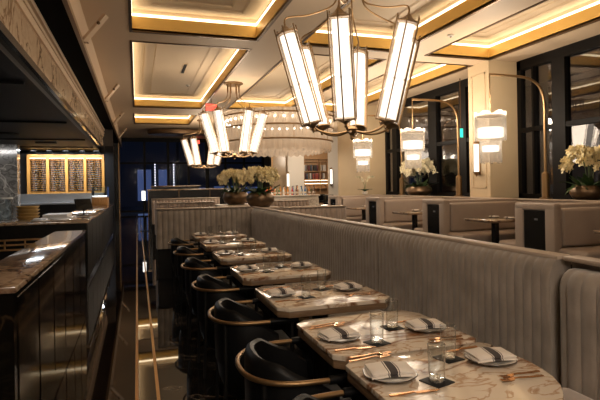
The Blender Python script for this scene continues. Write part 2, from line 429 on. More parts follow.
# cream pillars
def pillar(x0, x1, y0, y1, z1):
    p = sroot('pillar')
    MB().box(x0, x1, y0, y1, 0, z1).build('shaft', 'pillar', p)
    q = MB()
    ring_w = [(y0 + .12, y1 - .12)]
    for a, b in ring_w:
        q.box(x0 - .012, x0, a, a + .03, 1.3, z1 - .25); q.box(x0 - .012, x0, b - .03, b, 1.3, z1 - .25)
        q.box(x0 - .012, x0, a, b, 1.3, 1.33); q.box(x0 - .012, x0, a, b, z1 - .28, z1 - .25)
    q.build('panel_moulding', 'pillar', p)
    return p
pillar(7.6, 8.55, 9.42, 10.15, 4.2)
pillar(7.6, 8.75, 15.9, 18.4, 4.2)

# ------------------------------------------------------------------ windows
def window(n, axis, fixed, a0, a1, z0, z1, verts, trans, w_list, depth=.14, glass='pane'):
    r = sroot('window_%d' % n)
    def bx(q, a, b, c, d, off0=-depth / 2, off1=depth / 2):
        if axis == 'x': q.box(fixed + off0, fixed + off1, a, b, c, d)
        else: q.box(a, b, fixed + off0, fixed + off1, c, d)
    f = MB(); bx(f, a0, a1, z1 - .22, z1); bx(f, a0, a1, z0, z0 + .1); bx(f, a0, a0 + .12, z0, z1); bx(f, a1 - .12, a1, z0, z1)
    f.build('window_frame', 'frame', r)
    for v, w in zip(verts, w_list):
        q = MB(); bx(q, v - w / 2, v + w / 2, z0 + .1, z1 - .22, -depth / 2 - .02, depth / 2); q.build('mullion', 'frame', r)
    q = MB(); bx(q, a0 + .12, a1 - .12, trans - .05, trans + .05, -depth / 2 - .01); q.build('transom', 'frame', r)
    q = MB(); bx(q, a0 + .1, a1 - .1, z0 + .08, z1 - .2, -.006, .006); q.build('pane', glass, r)
    return r
window(1, 'x', 8.45, -3.2, 9.42, 1.06, 4.2, [8.93, 8.22, 5.9, 3.2, .5], 2.6, [.05, .34, .3, .3, .3])
window(2, 'x', 8.45, 10.15, 15.9, 1.06, 4.2, [11.45, 12.9, 15.2], 2.57, [.3, .42, .3])
window(3, 'y', 29.0, -1.3, 7.2, .1, 4.2, [.42, 1.68, 2.8, 3.85, 4.9, 6.0], 2.8, [.12, .14, .12, .2, .12, .12], glass='pane_far')
struct(MB().box(7.62, 8.52, -3.2, 15.9, 0, 1.06).build('trim_3', 'blackmat'))          # ledge below the side windows
m = MB().box(7.2, 10.8, 29.0, 29.2, 0, 4.2); m.box(-6.2, -1.3, 29.0, 29.2, 0, 4.2)
struct(m.build('wall_far', 'wall'))
m = MB().box(8.75, 10.8, 18.3, 18.4, 0, 4.2); struct(m.build('wall_bar_side', 'warmwall'))

# ------------------------------------------------------------------ exterior
struct(MB().box(-40, 60, -30, 29.15, -.6, -.14).box(-40, 60, 29.3, 90, -.3, -.14).build('ground_outside', 'asphalt'))
def building(x0, x1, y0, y1, h, lab, wins, side):
    b = thing('building', lab, 'building', ((x0 + x1) / 2, (y0 + y1) / 2, -.14))
    a, c = (x1 - x0) / 2, (y1 - y0) / 2
    MB().box(-a, a, -c, c, 0, h).build('wall', 'facade', b)
    MB().box(-a - .2, a + .2, -c - .2, c + .2, h, h + .3).build('roof', 'blackmat', b)
    for (u, z, w, hh, mt) in wins:
        if side == 'y': MB().box(u - w / 2, u + w / 2, -c - .05, -c, z, z + hh).build('window', mt, b)
        else: MB().box(-a - .05, -a, u - w / 2, u + w / 2, z, z + hh).build('window', mt, b)
    return b
building(-6, 3.2, 44, 50, 6.5, 'low blue-lit building seen through the far left window', [(2.0, .5, 1.1, 2.6, 'litwin'), (3.6, .5, .9, 2.6, 'litwin')], 'y')
building(3.6, 16, 46, 52, 7, 'low blue-lit building seen behind the bar side of the far windows', [(-4.6, .3, 1.6, 1.2, 'litwin'), (-2.2, .3, 1.8, 1.3, 'litwin'), (.4, .3, 1.8, 1.2, 'litwin'), (3, .3, 1.6, 1.2, 'litwin')], 'y')
building(26, 36, 8, 26, 12, 'dark building across the street from the side windows', [(-6, 1.2, 2, 1.5, 'litwin'), (-2, 5.2, 1.6, 1.4, 'litwin'), (3, 1.2, 2, 1.2, 'litwin'), (6, 5.2, 1.4, 1.4, 'litwin')], 'x')
for i, x in enumerate((1.05, 2.15)):
    r = thing('bead_curtain_light', 'vertical string of white bead lights outside the far window, %s of two' % ('left' if i == 0 else 'right'), 'string light', (x, 31.5, -.14))
    MB().tube([(0, 0, 0), (0, 0, 3.1)], .012, 6).build('cord', 'blackmat', r)
    for k in range(14): MB().ball((0, 0, .9 + k * .16), .035, seg=8).build('bulb', 'dots', r)

# ------------------------------------------------------------------ channelled upholstery
def channel(path, prof, pitch, bulge, flip=False, per=6, fade=None):
    """path: 2-D polyline; prof: (outward offset, z, bulge factor) going round from front bottom over the top to the back"""
    P = [Vector((p[0], p[1])) for p in path]
    L = [0]
    for a, b in zip(P, P[1:]): L.append(L[-1] + (b - a).length)
    tot = L[-1]; nch = max(1, round(tot / pitch)); n = nch * per
    rows = []
    for i in range(n + 1):
        s_ = tot * i / n; k = 0
        while k < len(L) - 2 and L[k + 1] < s_: k += 1
        t = (s_ - L[k]) / max(1e-9, L[k + 1] - L[k]); p = P[k].lerp(P[k + 1], t)
        a0 = P[max(k - 1, 0)]; d1 = (P[k + 1] - P[k]).normalized(); d0 = (P[k] - a0).normalized() if k > 0 else d1
        d2 = (P[min(k + 2, len(P) - 1)] - P[k + 1]).normalized() if k + 2 < len(P) else d1
        d = ((d0 + d1).lerp(d1 + d2, t)).normalized()
        nr = Vector((d.y, -d.x)) * (-1 if flip else 1)
        mm = abs(math.sin(PI * nch * s_ / tot)) ** .55
        rows.append([(p.x + nr.x * (o + kk * bulge * mm), p.y + nr.y * (o + kk * bulge * mm), z + (kz * bulge * mm)) for (o, z, kk, kz) in prof])
    q = MB(); vs = q.sheet(rows, close=True)
    q.bm.faces.new(vs[0]); q.bm.faces.new(list(reversed(vs[-1])))
    return q
def back_prof(z0, z1, front, back, rnd=.06):
    pr = [(front, z0, 1, 0), (front, (z0 + z1) / 2, 1, 0), (front, z1 - rnd * 1.6, 1, 0)]
    for k in range(1, 5):
        a = k / 4 * PI / 2
        pr.append((front - rnd * (1 - math.cos(a)), z1 - rnd * 1.6 + rnd * 1.6 * math.sin(a), math.cos(a) * .9, math.sin(a) * .5))
    pr += [(back, z1, 0, 0), (back, z0, 0, 0)]
    return pr

# main long banquette behind the row of tables: wall at x = 1.84
bq = thing('banquette', 'long taupe channel-tufted banquette running behind the row of marble tables', 'banquette', (1.84, 4.9, 0))
def local(pts): return [(x - 1.84, y - 4.9) for x, y in pts]
cuts = [1.80, 3.50, 5.38, 7.25, 8.02]
for a, b in zip(cuts, cuts[1:]):
    path = local([(1.80, a + .004), (1.80, b - .004)])
    channel(path, back_prof(.44, 1.075, .03, -.06), .057, .007, flip=True).build('backrest', 'velvet', bq)
MB().box(.012, .05, -3.1, 3.30, .0, 1.07).build('back_panel', 'velvet', bq)
MB().box(-.03, .055, -3.1, 3.30, 1.07, 1.092, .008).build('top_cap', 'cap', bq)
MB().box(-.52, -.02, -3.09, 3.15, .30, .46, .04, 3).build('seat', 'velvet', bq)
MB().box(-.48, .0, -3.10, 3.15, 0, .30).build('plinth', 'blackmat', bq)
# near end section, lower and rounded
nb = thing('banquette', 'near end section of taupe banquette, lower and rounded, cut by the right picture edge', 'banquette', (1.76, 1.1, 0))
path = [(.02, -.85), (.02, .55), (.035, .62), (.07, .655)]
channel(path, back_prof(.44, 1.04, .03, -.10, .05), .075, .009, flip=True).build('backrest', 'velvet', nb)
MB().box(-.50, .0, -.85, .62, .32, .555, .05, 3).build('seat', 'velvet2', nb)
MB().box(-.46, .06, -.85, .62, 0, .30).build('plinth', 'blackmat', nb)
MB().box(.115, .14, -.85, .68, .0, 1.07).build('back_panel', 'velvet', nb)
MB().box(.06, .145, -.85, .68, 1.07, 1.092, .008).build('top_cap', 'cap', nb)

def cross_bench(name_label, x0, x1, y, z1, mat, pitch=.085, seat=False, thick=.22, xcap=None):
    cx = (x0 + x1) / 2
    r = thing('banquette', name_label, 'banquette', (cx, y, 0))
    a = (x1 - x0) / 2
    channel([(-a, 0), (a, 0)], back_prof(.47, z1 - .02, .0, -thick + .02), pitch, .02).build('backrest', mat, r)
    MB().box(-a - .005, a + .005, -.005, thick, z1 - .02, z1, .008).build('top_cap', 'cap', r)
    MB().box(-a + .01, a - .01, .03, thick, 0, .47).build('plinth', 'blackmat', r)
    return r
cross_bench('taupe banquette back closing the far end of the table row', .28, 1.78, 8.12, 1.10, 'velvet')
cross_bench('rose taupe channelled back just beyond the table row, behind the first orchids', .34, 1.55, 10.6, 1.12, 'velvet2')
cross_bench('rose taupe channelled back deepest in the aisle, before the dark stone counter', .36, 2.15, 13.7, 1.14, 'velvet2')
cross_bench('rose channelled back seen over the long banquette, right of the orchids', 2.13, 3.15, 7.32, 1.10, 'velvet2')
cross_bench('low rose channelled back in front of the white bar', 2.55, 3.95, 11.4, 1.08, 'velvet2')
# planter ledge carrying the two orchid bowls
lg = thing('planter_ledge', 'taupe upholstered ledge under the two bronze orchid bowls', 'ledge', (1.85, 9.45, 0))
MB().box(-.28, .52, -1.10, 1.13, 0, 1.03).build('body', 'velvet', lg)
MB().box(-.30, .54, -1.10, 1.13, 1.03, 1.06, .01).build('top_cap', 'cap', lg)

# ------------------------------------------------------------------ dining tables
TABLES = [(1.14, 1.795), (1.815, 2.40), (2.66, 3.30), (3.62, 4.27), (4.66, 5.33), (5.73, 6.39), (6.80, 7.45)]
TX0, TX1 = .735, 1.445
def table_poly(x0, x1, y0, y1, ch, rounded=None, big=None):
    if rounded:   # near table: big rounded corner at +x,-y
        R = rounded
        pts = [(x0 + ch, y0), (x1 - R, y0)] + [(x1 - R + R * math.sin(a), y0 + R - R * math.cos(a)) for a in [k * PI / 16 for k in range(1, 9)]] + [(x1, y1 - .03), (x1 - .03, y1), (x0 + ch, y1), (x0, y1 - ch), (x0, y0 + ch)]
    elif big:
        pts = [(x0 + ch, y0), (x1 - .03, y0), (x1, y0 + .03), (x1, y1 - big), (x1 - big * .5, y1 - big * .15), (x1 - big * 1.4, y1), (x0 + ch, y1), (x0, y1 - ch), (x0, y0 + ch)]
    else:
        pts = [(x0 + ch, y0), (x1 - ch, y0), (x1, y0 + ch), (x1, y1 - ch), (x1 - ch, y1), (x0 + ch, y1), (x0, y1 - ch), (x0, y0 + ch)]
    return pts
def shrink(pts, d):
    cx = sum(p[0] for p in pts) / len(pts); cy = sum(p[1] for p in pts) / len(pts)
    return [(cx + (p[0] - cx) * (1 - d), cy + (p[1] - cy) * (1 - d)) for p in pts]
TW = ['rounded end, at the picture bottom', 'chamfered end, pushed against the nearest table', 'standing alone behind the front pair', 'fourth along the banquette from the camera',
      'fifth along the banquette from the camera', 'sixth along the banquette from the camera', 'last before the far banquette back']
T_SHORT = ['the nearest table', 'the second nearest table', 'the third table', 'the fourth table', 'the fifth table', 'the sixth table', 'the farthest table']
TZ = .75
def table_parts(r, poly):
    MB().prism(poly, .728, TZ, .003).build('marble_top', 'table', r)
    MB().prism(shrink(poly, .012), .692, .728, .004).build('wood_edge', 'tablewood', r)
    MB().lathe([(.05, 0), (.05, .66), (.14, .69), (0, .69)], (0, 0, .006), 20).build('pedestal', 'blackmat', r)
    MB().lathe([(0, 0), (.20, 0), (.20, .01), (.06, .025), (0, .025)], seg=28).build('base_plate', 'black', r)
table_src = None
TC = []
for i, (y0, y1) in enumerate(TABLES):
    cy = (y0 + y1) / 2; cx = (TX0 + TX1) / 2; TC.append(cy)
    lab = 'cream marble dining table with brown veins, ' + TW[i]
    if i < 2:
        x1 = 1.40
        r = thing('dining_table', lab, 'table', (cx, cy, 0), 0, 'marble tables along the banquette')
        table_parts(r, table_poly(TX0 - cx, x1 - cx, y0 - cy, y1 - cy, .055, .40 if i == 0 else None, .10 if i == 1 else None))
    elif table_src is None:
        table_src = r = thing('dining_table', lab, 'table', (cx, cy, 0), 0, 'marble tables along the banquette')
        table_parts(r, table_poly(-.355, .355, -.325, .325, .055))
    else: dup(table_src, (cx, cy, 0), None, lab)

# ------------------------------------------------------------------ chairs
def make_chair(label, loc):
    r = thing('armchair', label, 'chair', loc, 0, 'black armchairs along the aisle')
    HW, BX = .265, .27
    def u_path(n, hw, bx, fx):   # from +y arm front, round the back, to -y arm front
        pts = []
        for k in range(n + 1):
            a = PI / 2 + PI * k / n
            c, s = math.cos(a), math.sin(a)
            pts.append((-abs(c) ** .8 * bx if c < 0 else 0, math.copysign(abs(s) ** .85, s) * hw))
        st = [(fx - (fx) * k / 5, hw) for k in range(5)]
        return st + pts + [(fx * (k + 1) / 5, -hw) for k in range(5)]
    rail = [(x, y, .66) for x, y in u_path(28, HW, BX, .27)]
    MB().tube(rail, .0112, 10).build('brass_rail', 'brass_dull', r)
    for sgn in (1, -1):
        w = MB().tube([(.04 + .165 * k / 5, sgn * HW, .66) for k in range(6)], .0175, 10).build('arm_wrap', 'leather', r); w['label'] = 'black leather arm wrap'
    # padded back: U-shaped wall whose top dips toward the arms
    inner = u_path(28, HW - .03, BX - .03, .10); n = len(inner); rows = []
    for k, (x, y) in enumerate(inner):
        s_ = abs(k / (n - 1) - .5) * 2            # 0 at the back centre, 1 at arm fronts
        top = .725 - .03 * s_ ** 2 - .12 * max(0, s_ - .45) / .55
        cx, cy = x * .985, y
        nx, ny = (-1 if x < 0 else 0) * abs(x) / BX, y / HW
        l = math.hypot(nx, ny) or 1; nx /= l; ny /= l
        th = .045 - .012 * s_
        sec = []
        for (o, z) in ((0, .40), (.004, .5), (.004, top - .03), (-.006, top - .008), (-th * .5, top), (-th + .004, top - .01), (-th, top - .04), (-th - .006, .52), (-th, .42)):
            sec.append((cx + nx * o, cy + ny * o, z))
        rows.append(sec)
    q = MB(); vs = q.sheet(rows, close=True); q.bm.faces.new(vs[0]); q.bm.faces.new(list(reversed(vs[-1])))
    q.build('backrest', 'leather', r)
    def plan(k, fx): return [(x * k, y * k) for x, y in u_path(20, .225, .225, fx)]
    q = MB(); pr = []
    for (k, z) in ((.80, .36), (.95, .375), (1.0, .40), (1.0, .445), (.95, .468), (.8, .478)):
        pr.append([(x, y, z) for x, y in plan(k, .24)])
    vs = q.sheet(pr, close=True); q.bm.faces.new(vs[0]); q.bm.faces.new(vs[-1]); q.build('seat', 'leather', r)
    q = MB(); pr = []
    for (k, z) in ((.62, .17), (.80, .20), (.97, .30), (1.02, .40)):
        pr.append([(x, y, z) for x, y in plan(k, .20)])
    vs = q.sheet(pr, close=True); q.bm.faces.new(vs[0]); q.bm.faces.new(vs[-1]); q.build('seat_shell', 'leather', r)
    for (x, y, rz) in ((.17, .255, .65), (.17, -.255, .65), (-.20, .17, .65), (-.20, -.17, .65)):
        MB().tube([(x * 1.08, y * 1.04, 0), (x, y, rz * .6), (x, y, rz)], [.010, .013, .012], 10).build('leg', 'blackmat', r)
    return r
CW = ['cut by the bottom picture edge', 'facing the second nearest table', 'facing the lone third table', 'facing the fourth table', 'facing the fifth table', 'facing the sixth table', 'facing the farthest table']
chair = None
for i, cy in enumerate(TC):
    lab = 'black leather armchair with brass rail, ' + CW[i]
    y = cy + (-.02, 0, .035, .02, 0, 0, 0)[i]
    loc = (.672, y, 0)
    if chair is None: chair = make_chair(lab, loc)
    else: dup(chair, loc, random.uniform(-.04, .04), lab)

# ------------------------------------------------------------------ place settings
def make_plate(label, loc):
    r = thing('plate', label, 'plate', loc, 0, 'plates on the marble tables')
    wob = lambda a: 1 + .018 * math.sin(8 * a) + .012 * math.sin(3 * a + 1)
    MB().lathe([(0, 0), (.055, 0), (.066, .006), (.092, .016), (.0935, .019), (.088, .019), (.062, .010), (0, .008)], seg=48, wob=wob).build('dish', 'plate', r)
    MB().lathe([(.0925, .0162), (.0950, .0175), (.0940, .0197), (.0920, .0197)], seg=48, closed=True, wob=wob).build('rim', 'rim', r)
    return r
def make_napkin(label, loc):
    q = MB()
    nx, ny = 16, 10
    for lay, (L, W, z0, z1) in enumerate(((.158, .112, .0, .010), (.152, .106, .010, .021))):
        rows = []
        for i in range(nx + 1):
            row_t, row_b = [], []
            for j in range(ny + 1):
                u, v = i / nx * 2 - 1, j / ny * 2 - 1
                e = max(0, 1 - u ** 8) * max(0, 1 - v ** 8)
                zz = z0 + (z1 - z0) * (.45 + .55 * e) + .0025 * math.sin(5 * u + 2 * v + lay) * e - .004 * u * u
                row_t.append((u * L / 2, v * W / 2 * (1 - .03 * u), zz)); row_b.append((u * L / 2, v * W / 2 * (1 - .03 * u), z0 - .004 * u * u))
            rows.append(row_t + row_b[::-1])
        vs = q.sheet(rows, close=True); q.bm.faces.new(vs[0]); q.bm.faces.new(list(reversed(vs[-1])))
    return tag(q.build('napkin', 'napkin', None, loc), label, 'napkin', 'striped napkins on the plates')
def flat(q, outline, th):
    """outline: list of (x, half width, z)"""
    rows = [[(x, -h, z), (x, h, z), (x, h, z + th), (x, -h, z + th)] for x, h, z in outline]
    vs = q.sheet(rows, close=True); q.bm.faces.new(vs[0]); q.bm.faces.new(list(reversed(vs[-1])))
def make_fork(label, loc):
    r = thing('fork', label, 'fork', loc, 0, 'copper forks on the marble tables')
    q = MB(); flat(q, [(-.085, .0045, .0), (-.08, .0055, .0), (-.03, .004, .002), (.02, .003, .006), (.035, .004, .006)], .0035); q.build('handle', 'copper', r)
    q = MB(); flat(q, [(.035, .004, .006), (.042, .010, .003), (.055, .011, .002)], .003)
    for k in range(4):
        y = -.0092 + k * .0061; rows = [(.055, .0018, .002), (.088, .0012, .006)]
        vs = q.sheet([[(x, y - h, z), (x, y + h, z), (x, y + h, z + .002), (x, y - h, z + .002)] for x, h, z in rows], close=True)
        q.bm.faces.new(vs[0]); q.bm.faces.new(list(reversed(vs[-1])))
    q.build('tines', 'copper', r)
    return r
def make_knife(label, loc):
    r = thing('knife', label, 'knife', loc, 0, 'copper knives on the marble tables')
    q = MB(); flat(q, [(-.088, .0045, 0), (-.084, .006, 0), (-.03, .005, .001), (0, .004, .002)], .005); q.build('handle', 'copper', r)
    q = MB(); flat(q, [(0, .004, .002), (.012, .0085, .001), (.07, .0085, .001), (.09, .002, .001)], .002); q.build('blade', 'copper', r)
    return r
def make_glass(label, loc):
    r = thing('water_glass', label, 'glass', loc, 0, 'water glasses on the marble tables')
    MB().lathe([(0, 0), (.026, 0), (.0275, .004), (.031, .125), (.0296, .126), (.0262, .018), (0, .014)], seg=28).build('tumbler', 'glass', r)
    MB().torus((0, 0, .1258), .0303, .0009, 28, 6).build('lip', 'glass_lip', r)
    MB().lathe([(0, .004), (.0268, .004), (.0272, .014), (0, .017)], seg=28).build('thick_base', 'glass_lip', r)
    return r
def make_coaster(label, loc):
    q = MB().box(-.043, .043, -.043, .043, 0, .004, .0015); return tag(q.build('coaster', 'coaster', None, loc, (0, 0, .1)), label, 'coaster', 'dark coasters under the glasses')
src = {}
def place(kind, maker, label, loc, rz=0):
    if kind not in src:
        src[kind] = o = maker(label, loc); o.rotation_euler = (0, 0, rz)
    else: dup(src[kind], loc, rz, label)
for i, cy in enumerate([1.585, 2.035] + TC[2:]):
    t = T_SHORT[i]
    for side, px, sg in (('aisle side', .835, 1), ('banquette side', 1.285, -1)):
        if i < 2: px = .835 if sg == 1 else 1.265
        py = cy + .0 + random.uniform(-.008, .008)
        a0 = 0 if sg == 1 else PI
        place('plate', make_plate, 'cream plate holding a napkin on the %s of %s' % (side, t), (px, py, TZ), random.uniform(0, 6))
        place('napkin', make_napkin, 'white napkin with dark stripes on the %s plate of %s' % (side.split()[0], t), (px, py, TZ + .021), random.uniform(-.2, .12))
        fy = .205 if sg == 1 else -.165
        for k in range(2):
            yy = py + fy + (k - .5) * .032
            place('fork', make_fork, 'copper fork on the %s of %s, %s the plate' % (side, t, ['closer to', 'farther from'][k if sg == 1 else 1 - k]), (px + .012 * sg + .02 * k, yy, TZ + .001), a0 + random.uniform(-.06, .12))
        place('knife', make_knife, 'copper knife beside the plate on the %s of %s' % (side, t), (px + .02 * sg - .01, py + (-.15 if sg == 1 else .15), TZ + .001), a0 + random.uniform(-.08, .08))
    for side, gx, gy in (('aisle side', .965, -.10), ('banquette side', 1.135, .08)):
        place('coaster', make_coaster, 'dark square coaster under the %s glass of %s' % (side.split()[0], t), (gx, cy + gy, TZ), random.uniform(0, .5))
        place('glass', make_glass, 'clear water glass on the %s of %s' % (side, t), (gx, cy + gy, TZ + .004))

# ------------------------------------------------------------------ booths by the windows
def make_booth(label, loc):
    """back-to-back booth benches running along x from 0 to 1.9; centre line y = 0"""
    r = thing('booth_bench', label, 'booth', loc, 0, 'back-to-back booths by the windows')
    # upholstered arch round the end panel
    q = MB(); q.box(-.04, .10, -.40, -.22, 0, 1.06, .025); q.box(-.04, .10, .20, .38, 0, 1.06, .025); q.box(-.04, .10, -.40, .38, 1.0, 1.11, .03, 3)
    q.build('end_arch', 'booth', r)
    pn = MB().box(-.02, .05, -.22, .20, .12, 1.0).build('end_panel', 'black', r)
    o = MB().box(-.028, -.02, -.075, -.015, .86, .885).build('label_plate', 'steel', pn); o['label'] = 'small grey plate'
    MB().box(.10, 1.84, -.22, .20, 0, 1.09, .02).build('core', 'booth', r)
    for sg in (-1, 1):
        y0, y1 = (-.40, -.215) if sg < 0 else (.195, .375)
        MB().box(.12, 1.84, y0, y1, .49, 1.04, .05, 3).build('back_cushion', 'booth', r)
        y0, y1 = (-.88, -.30) if sg < 0 else (.28, .86)
        MB().box(.03, 1.84, y0, y1, .28, .48, .05, 3).build('seat', 'booth', r)
        y0, y1 = (-.80, -.25) if sg < 0 else (.25, .80)
        MB().box(.10, 1.84, y0, y1, 0, .28).build('plinth', 'blackmat', r)
    return r
BY = [5.97, 8.62, 11.3, 13.95]
BL = ['fawn double booth with black end panel, nearest the camera', 'fawn double booth with black end panel, below the arc lamps, second from the right',
      'fawn double booth with black end panel, third from the right', 'fawn double booth farthest from the camera, beside the second cream pillar']
booth = None
for i, y in enumerate(BY):
    loc = (5.6, y, 0)
    if booth is None: booth = make_booth(BL[i], loc)
    else: dup(booth, loc, None, BL[i])
wb = thing('window_bench', 'fawn bench back running along the windows behind the booths', 'bench', (7.58, 9.5, 0))
MB().box(-.10, .04, -7.0, 6.3, 0, 1.05, .02).build('body', 'booth', wb)
MB().box(-.12, .05, -7.0, 6.3, 1.05, 1.085, .012).build('top_cap', 'cap', wb)
bt = None
BTY = [4.6, 7.28, 9.95, 12.62, 15.1]
BTL = ['cut by the right picture edge', 'between the two nearest booths', 'between the second and third booths', 'between the third and fourth booths', 'at the far end by the second cream pillar']
def make_booth_table(label, loc):
    r = thing('booth_table', label, 'table', loc, 0, 'tables in the window booths')
    MB().box(-.70, .70, -.36, .36, .765, .79, .004).build('tabletop', 'counter', r)
    MB().box(-.69, .69, -.35, .35, .745, .765).build('wood_edge', 'tablewood', r)
    MB().box(-.36, -.28, -.05, .05, .02, .745).build('post', 'black', r)
    MB().box(-.50, .1, -.22, .22, 0, .02).build('base_plate', 'black', r)
    return r
for i, y in enumerate(BTY):
    lab = 'brown-edged booth table, ' + BTL[i]
    loc = (6.28, y, 0)
    if bt is None: bt = make_booth_table(lab, loc)
    else: dup(bt, loc, None, lab)
    for k, dy in enumerate((-.2, .2)):
        w = ['near', 'far'][k] + ' side of booth table ' + BTL[i]
        place('plate', make_plate, 'plate, ' + w, (6.1, y + dy, .79))
        place('napkin', make_napkin, 'napkin, ' + w, (6.1, y + dy, .809), PI / 2)

# ------------------------------------------------------------------ chandeliers
def make_chandelier(label, loc, rot, drop=0.):
    """origin on the ceiling; six leaning lanterns on curved brass rods"""
    r = thing('chandelier', label, 'chandelier', loc, rot, 'brass lantern chandeliers on the soffit')
    MB().lathe([(0, 0), (.26, 0), (.26, -.03), (.20, -.045), (.20, -.06), (0, -.06)], seg=32).build('ceiling_rose', 'brass_dull', r)
    zt, zb, Rt, Rb = -.80 - drop, -1.86 - drop, .80, .50; zr = zt + .84; zm = zb + 2.0
    hub = MB().lathe([(0, -2.02), (.05, -2.03), (.07, -2.06), (.05, -2.10), (.02, -2.14), (.025, -2.17), (0, -2.20)], (0, 0, zm), seg=16).build('hub', 'brass_dull', r)
    for k in range(6):
        a = 2 * PI * k / 6; c, s = math.cos(a), math.sin(a)
        # hanging rod: socket at rose, sweeps outward
        rod = MB().tube(catmull([(.15 * c, .15 * s, -.05), (.155 * c, .155 * s, -.28 + zr), (.22 * c, .22 * s, -.48 + zr), (.52 * c, .52 * s, -.62 + zr), (Rt * c, Rt * s, -.68 + zr), ((Rt + .0) * c, (Rt + .0) * s, zt + .02)], 5), .010, 8)
        rod.tube([(.15 * c, .15 * s, -.05), (.15 * c, .15 * s, -.25)], .022, 10)
        rod.build('hanging_rod', 'brass_dull', r)
        arm = MB().tube(catmull([(.02 * c, .02 * s, -2.08 + zm), (.22 * c, .22 * s, -2.12 + zm), (.40 * c, .40 * s, -2.09 + zm), (Rb * c, Rb * s, -2.03 + zm)], 5), .013, 8)
        arm.build('arm', 'brass_dull', r)
        # lantern along the axis from bottom to top
        A = Vector((Rb * c, Rb * s, zb)); B = Vector((Rt * c, Rt * s, zt)); d = (B - A); L = d.length
        rotq = d.to_track_quat('Z', 'Y'); mt = Matrix.Translation(A) @ rotq.to_matrix().to_4x4()
        def put(q, name, mat, par):
            bmesh.ops.transform(q.bm, matrix=mt, verts=q.bm.verts); return q.build(name, mat, par)
        q = MB().lathe([(0, -.10), (.018, -.09), (.012, -.06), (.05, -.03), (.115, 0), (.115, .015), (0, .015)], seg=16)
        lf = put(q, 'lantern', 'brass_dull', r)
        put(MB().lathe([(0, L - .02), (.115, L - .02), (.115, L - .005), (.05, L + .03), (.014, L + .07), (0, L + .08)], seg=16), 'top_cap', 'brass_dull', lf)
        put(MB().lathe([(0, .03), (.088, .03), (.088, L - .04), (0, L - .04)], seg=20), 'light_tube', 'tube', lf)
        q = MB(); hx = 6
        for j in range(hx):
            a0, a1 = 2 * PI * (j + .5) / hx, 2 * PI * (j + 1.5) / hx
            R = .135
            p0, p1 = (R * math.cos(a0), R * math.sin(a0)), (R * math.cos(a1), R * math.sin(a1))
            pm = ((p0[0] + p1[0]) / 2, (p0[1] + p1[1]) / 2)
            q.bm.faces.new([q.bm.verts.new((p[0] * .97, p[1] * .97, z)) for p, z in ((p0, -.01), (p1, -.01), (p1, L + .045), (pm, L + .01), (p0, L + .045))])
        put(q, 'glass_panels', 'lampglass', lf)
        q = MB()
        for j in range(hx):
            a0 = 2 * PI * (j + .5) / hx; R = .134; x, y = R * math.cos(a0), R * math.sin(a0)
            q.tube([(x, y, -.015), (x, y, L + .055)], .008, 6)
        for z in (0.0, L - .01):
            q.tube([(.134 * math.cos(2 * PI * (j + .5) / hx), .134 * math.sin(2 * PI * (j + .5) / hx), z) for j in range(hx + 1)], .006, 6)
        for j in range(hx):
            a0 = 2 * PI * (j + .5) / hx; q.box(.128 * math.cos(a0) - .012, .128 * math.cos(a0) + .012, .128 * math.sin(a0) - .012, .128 * math.sin(a0) + .012, L * .42, L * .42 + .012)
        put(q, 'brass_bars', 'brass_dull', lf)
    return r
c1 = make_chandelier('large brass chandelier of leaning glass lanterns, nearest the camera', (2.48, 5.55, 4.2), math.radians(238), .18)
c2 = make_chandelier('brass chandelier of leaning glass lanterns, middle one of three', (2.5, 13.3, 4.2), math.radians(289))
dup(c2, (2.65, 20.9, 4.2), math.radians(292), 'brass chandelier of leaning glass lanterns, farthest and smallest of three')

dup(c2, (.1, -1.5, 4.2), math.radians(20), 'added unseen brass lantern chandelier behind the viewer, placed round the fill light')  # unseen fixture added where the near fill light hangs
# ------------------------------------------------------------------ arc lamps
def make_arc(label, loc):
    r = thing('arc_lamp', label, 'lamp', loc, 0, 'arc lamps standing behind the booths')
    MB().lathe([(0, 0), (.12, 0), (.12, .02), (.075, .03), (.072, .50), (.03, .54), (0, .54)], seg=20).build('base', 'brass_dull', r)
    MB().tube([(0, 0, .5), (0, 0, 1.7)] + [tuple(v) for v in catmull([(0, 0, 1.7), (-.02, 0, 2.0), (-.14, 0, 2.24), (-.40, 0, 2.37), (-.80, 0, 2.40), (-1.3, 0, 2.40)], 6)[1:]], .026, 10).build('pole', 'brass_dull', r)
    MB().tube([(-1.3, 0, 2.42), (-1.3, 0, 1.62)], .012, 8).build('drop_rod', 'brass_dull', r)
    sh = MB().lathe([(0, 1.64), (.26, 1.62), (.26, 1.60), (0, 1.60)], (-1.3, 0, 0), 24).build('lamp_shade', 'brass_dull', r)
    def frng(R, z0, z1, n, scal):
        q = MB()
        for k in range(n):
            a = 2 * PI * k / n
            zt = z1 + scal * abs(math.sin(3 * a)); zb = z0 + .03 * abs(math.sin(4 * a))
            q.tube([(-1.3 + R * math.cos(a), R * math.sin(a), zb), (-1.3 + R * math.cos(a), R * math.sin(a), zt)], R * PI / n * .98, 6)
        return q
    frng(.27, 1.12, 1.62, 44, .07).build('upper_fringe', 'fringe', sh)
    frng(.185, .70, 1.13, 32, 0).build('lower_fringe', 'fringe', sh)
    MB().lathe([(0, 1.20), (.235, 1.20), (.235, 1.38), (0, 1.38)], (-1.3, 0, 0), 20).build('upper_bulb', 'shade_glow', sh)
    MB().lathe([(0, .93), (.15, .93), (.15, 1.04), (0, 1.04)], (-1.3, 0, 0), 20).build('lower_bulb', 'shade_glow', sh)
    return r
arc = make_arc('brass arc lamp with fringed glass shade in front of the cream pillar', (7.72, 7.93, 1.085))
dup(arc, (7.72, 10.75, 1.085), None, 'brass arc lamp with fringed glass shade against the second side window, left of the pillar')
dup(arc, (7.72, 13.6, 1.085), None, 'brass arc lamp with fringed glass shade farthest from the camera, by the second pillar')
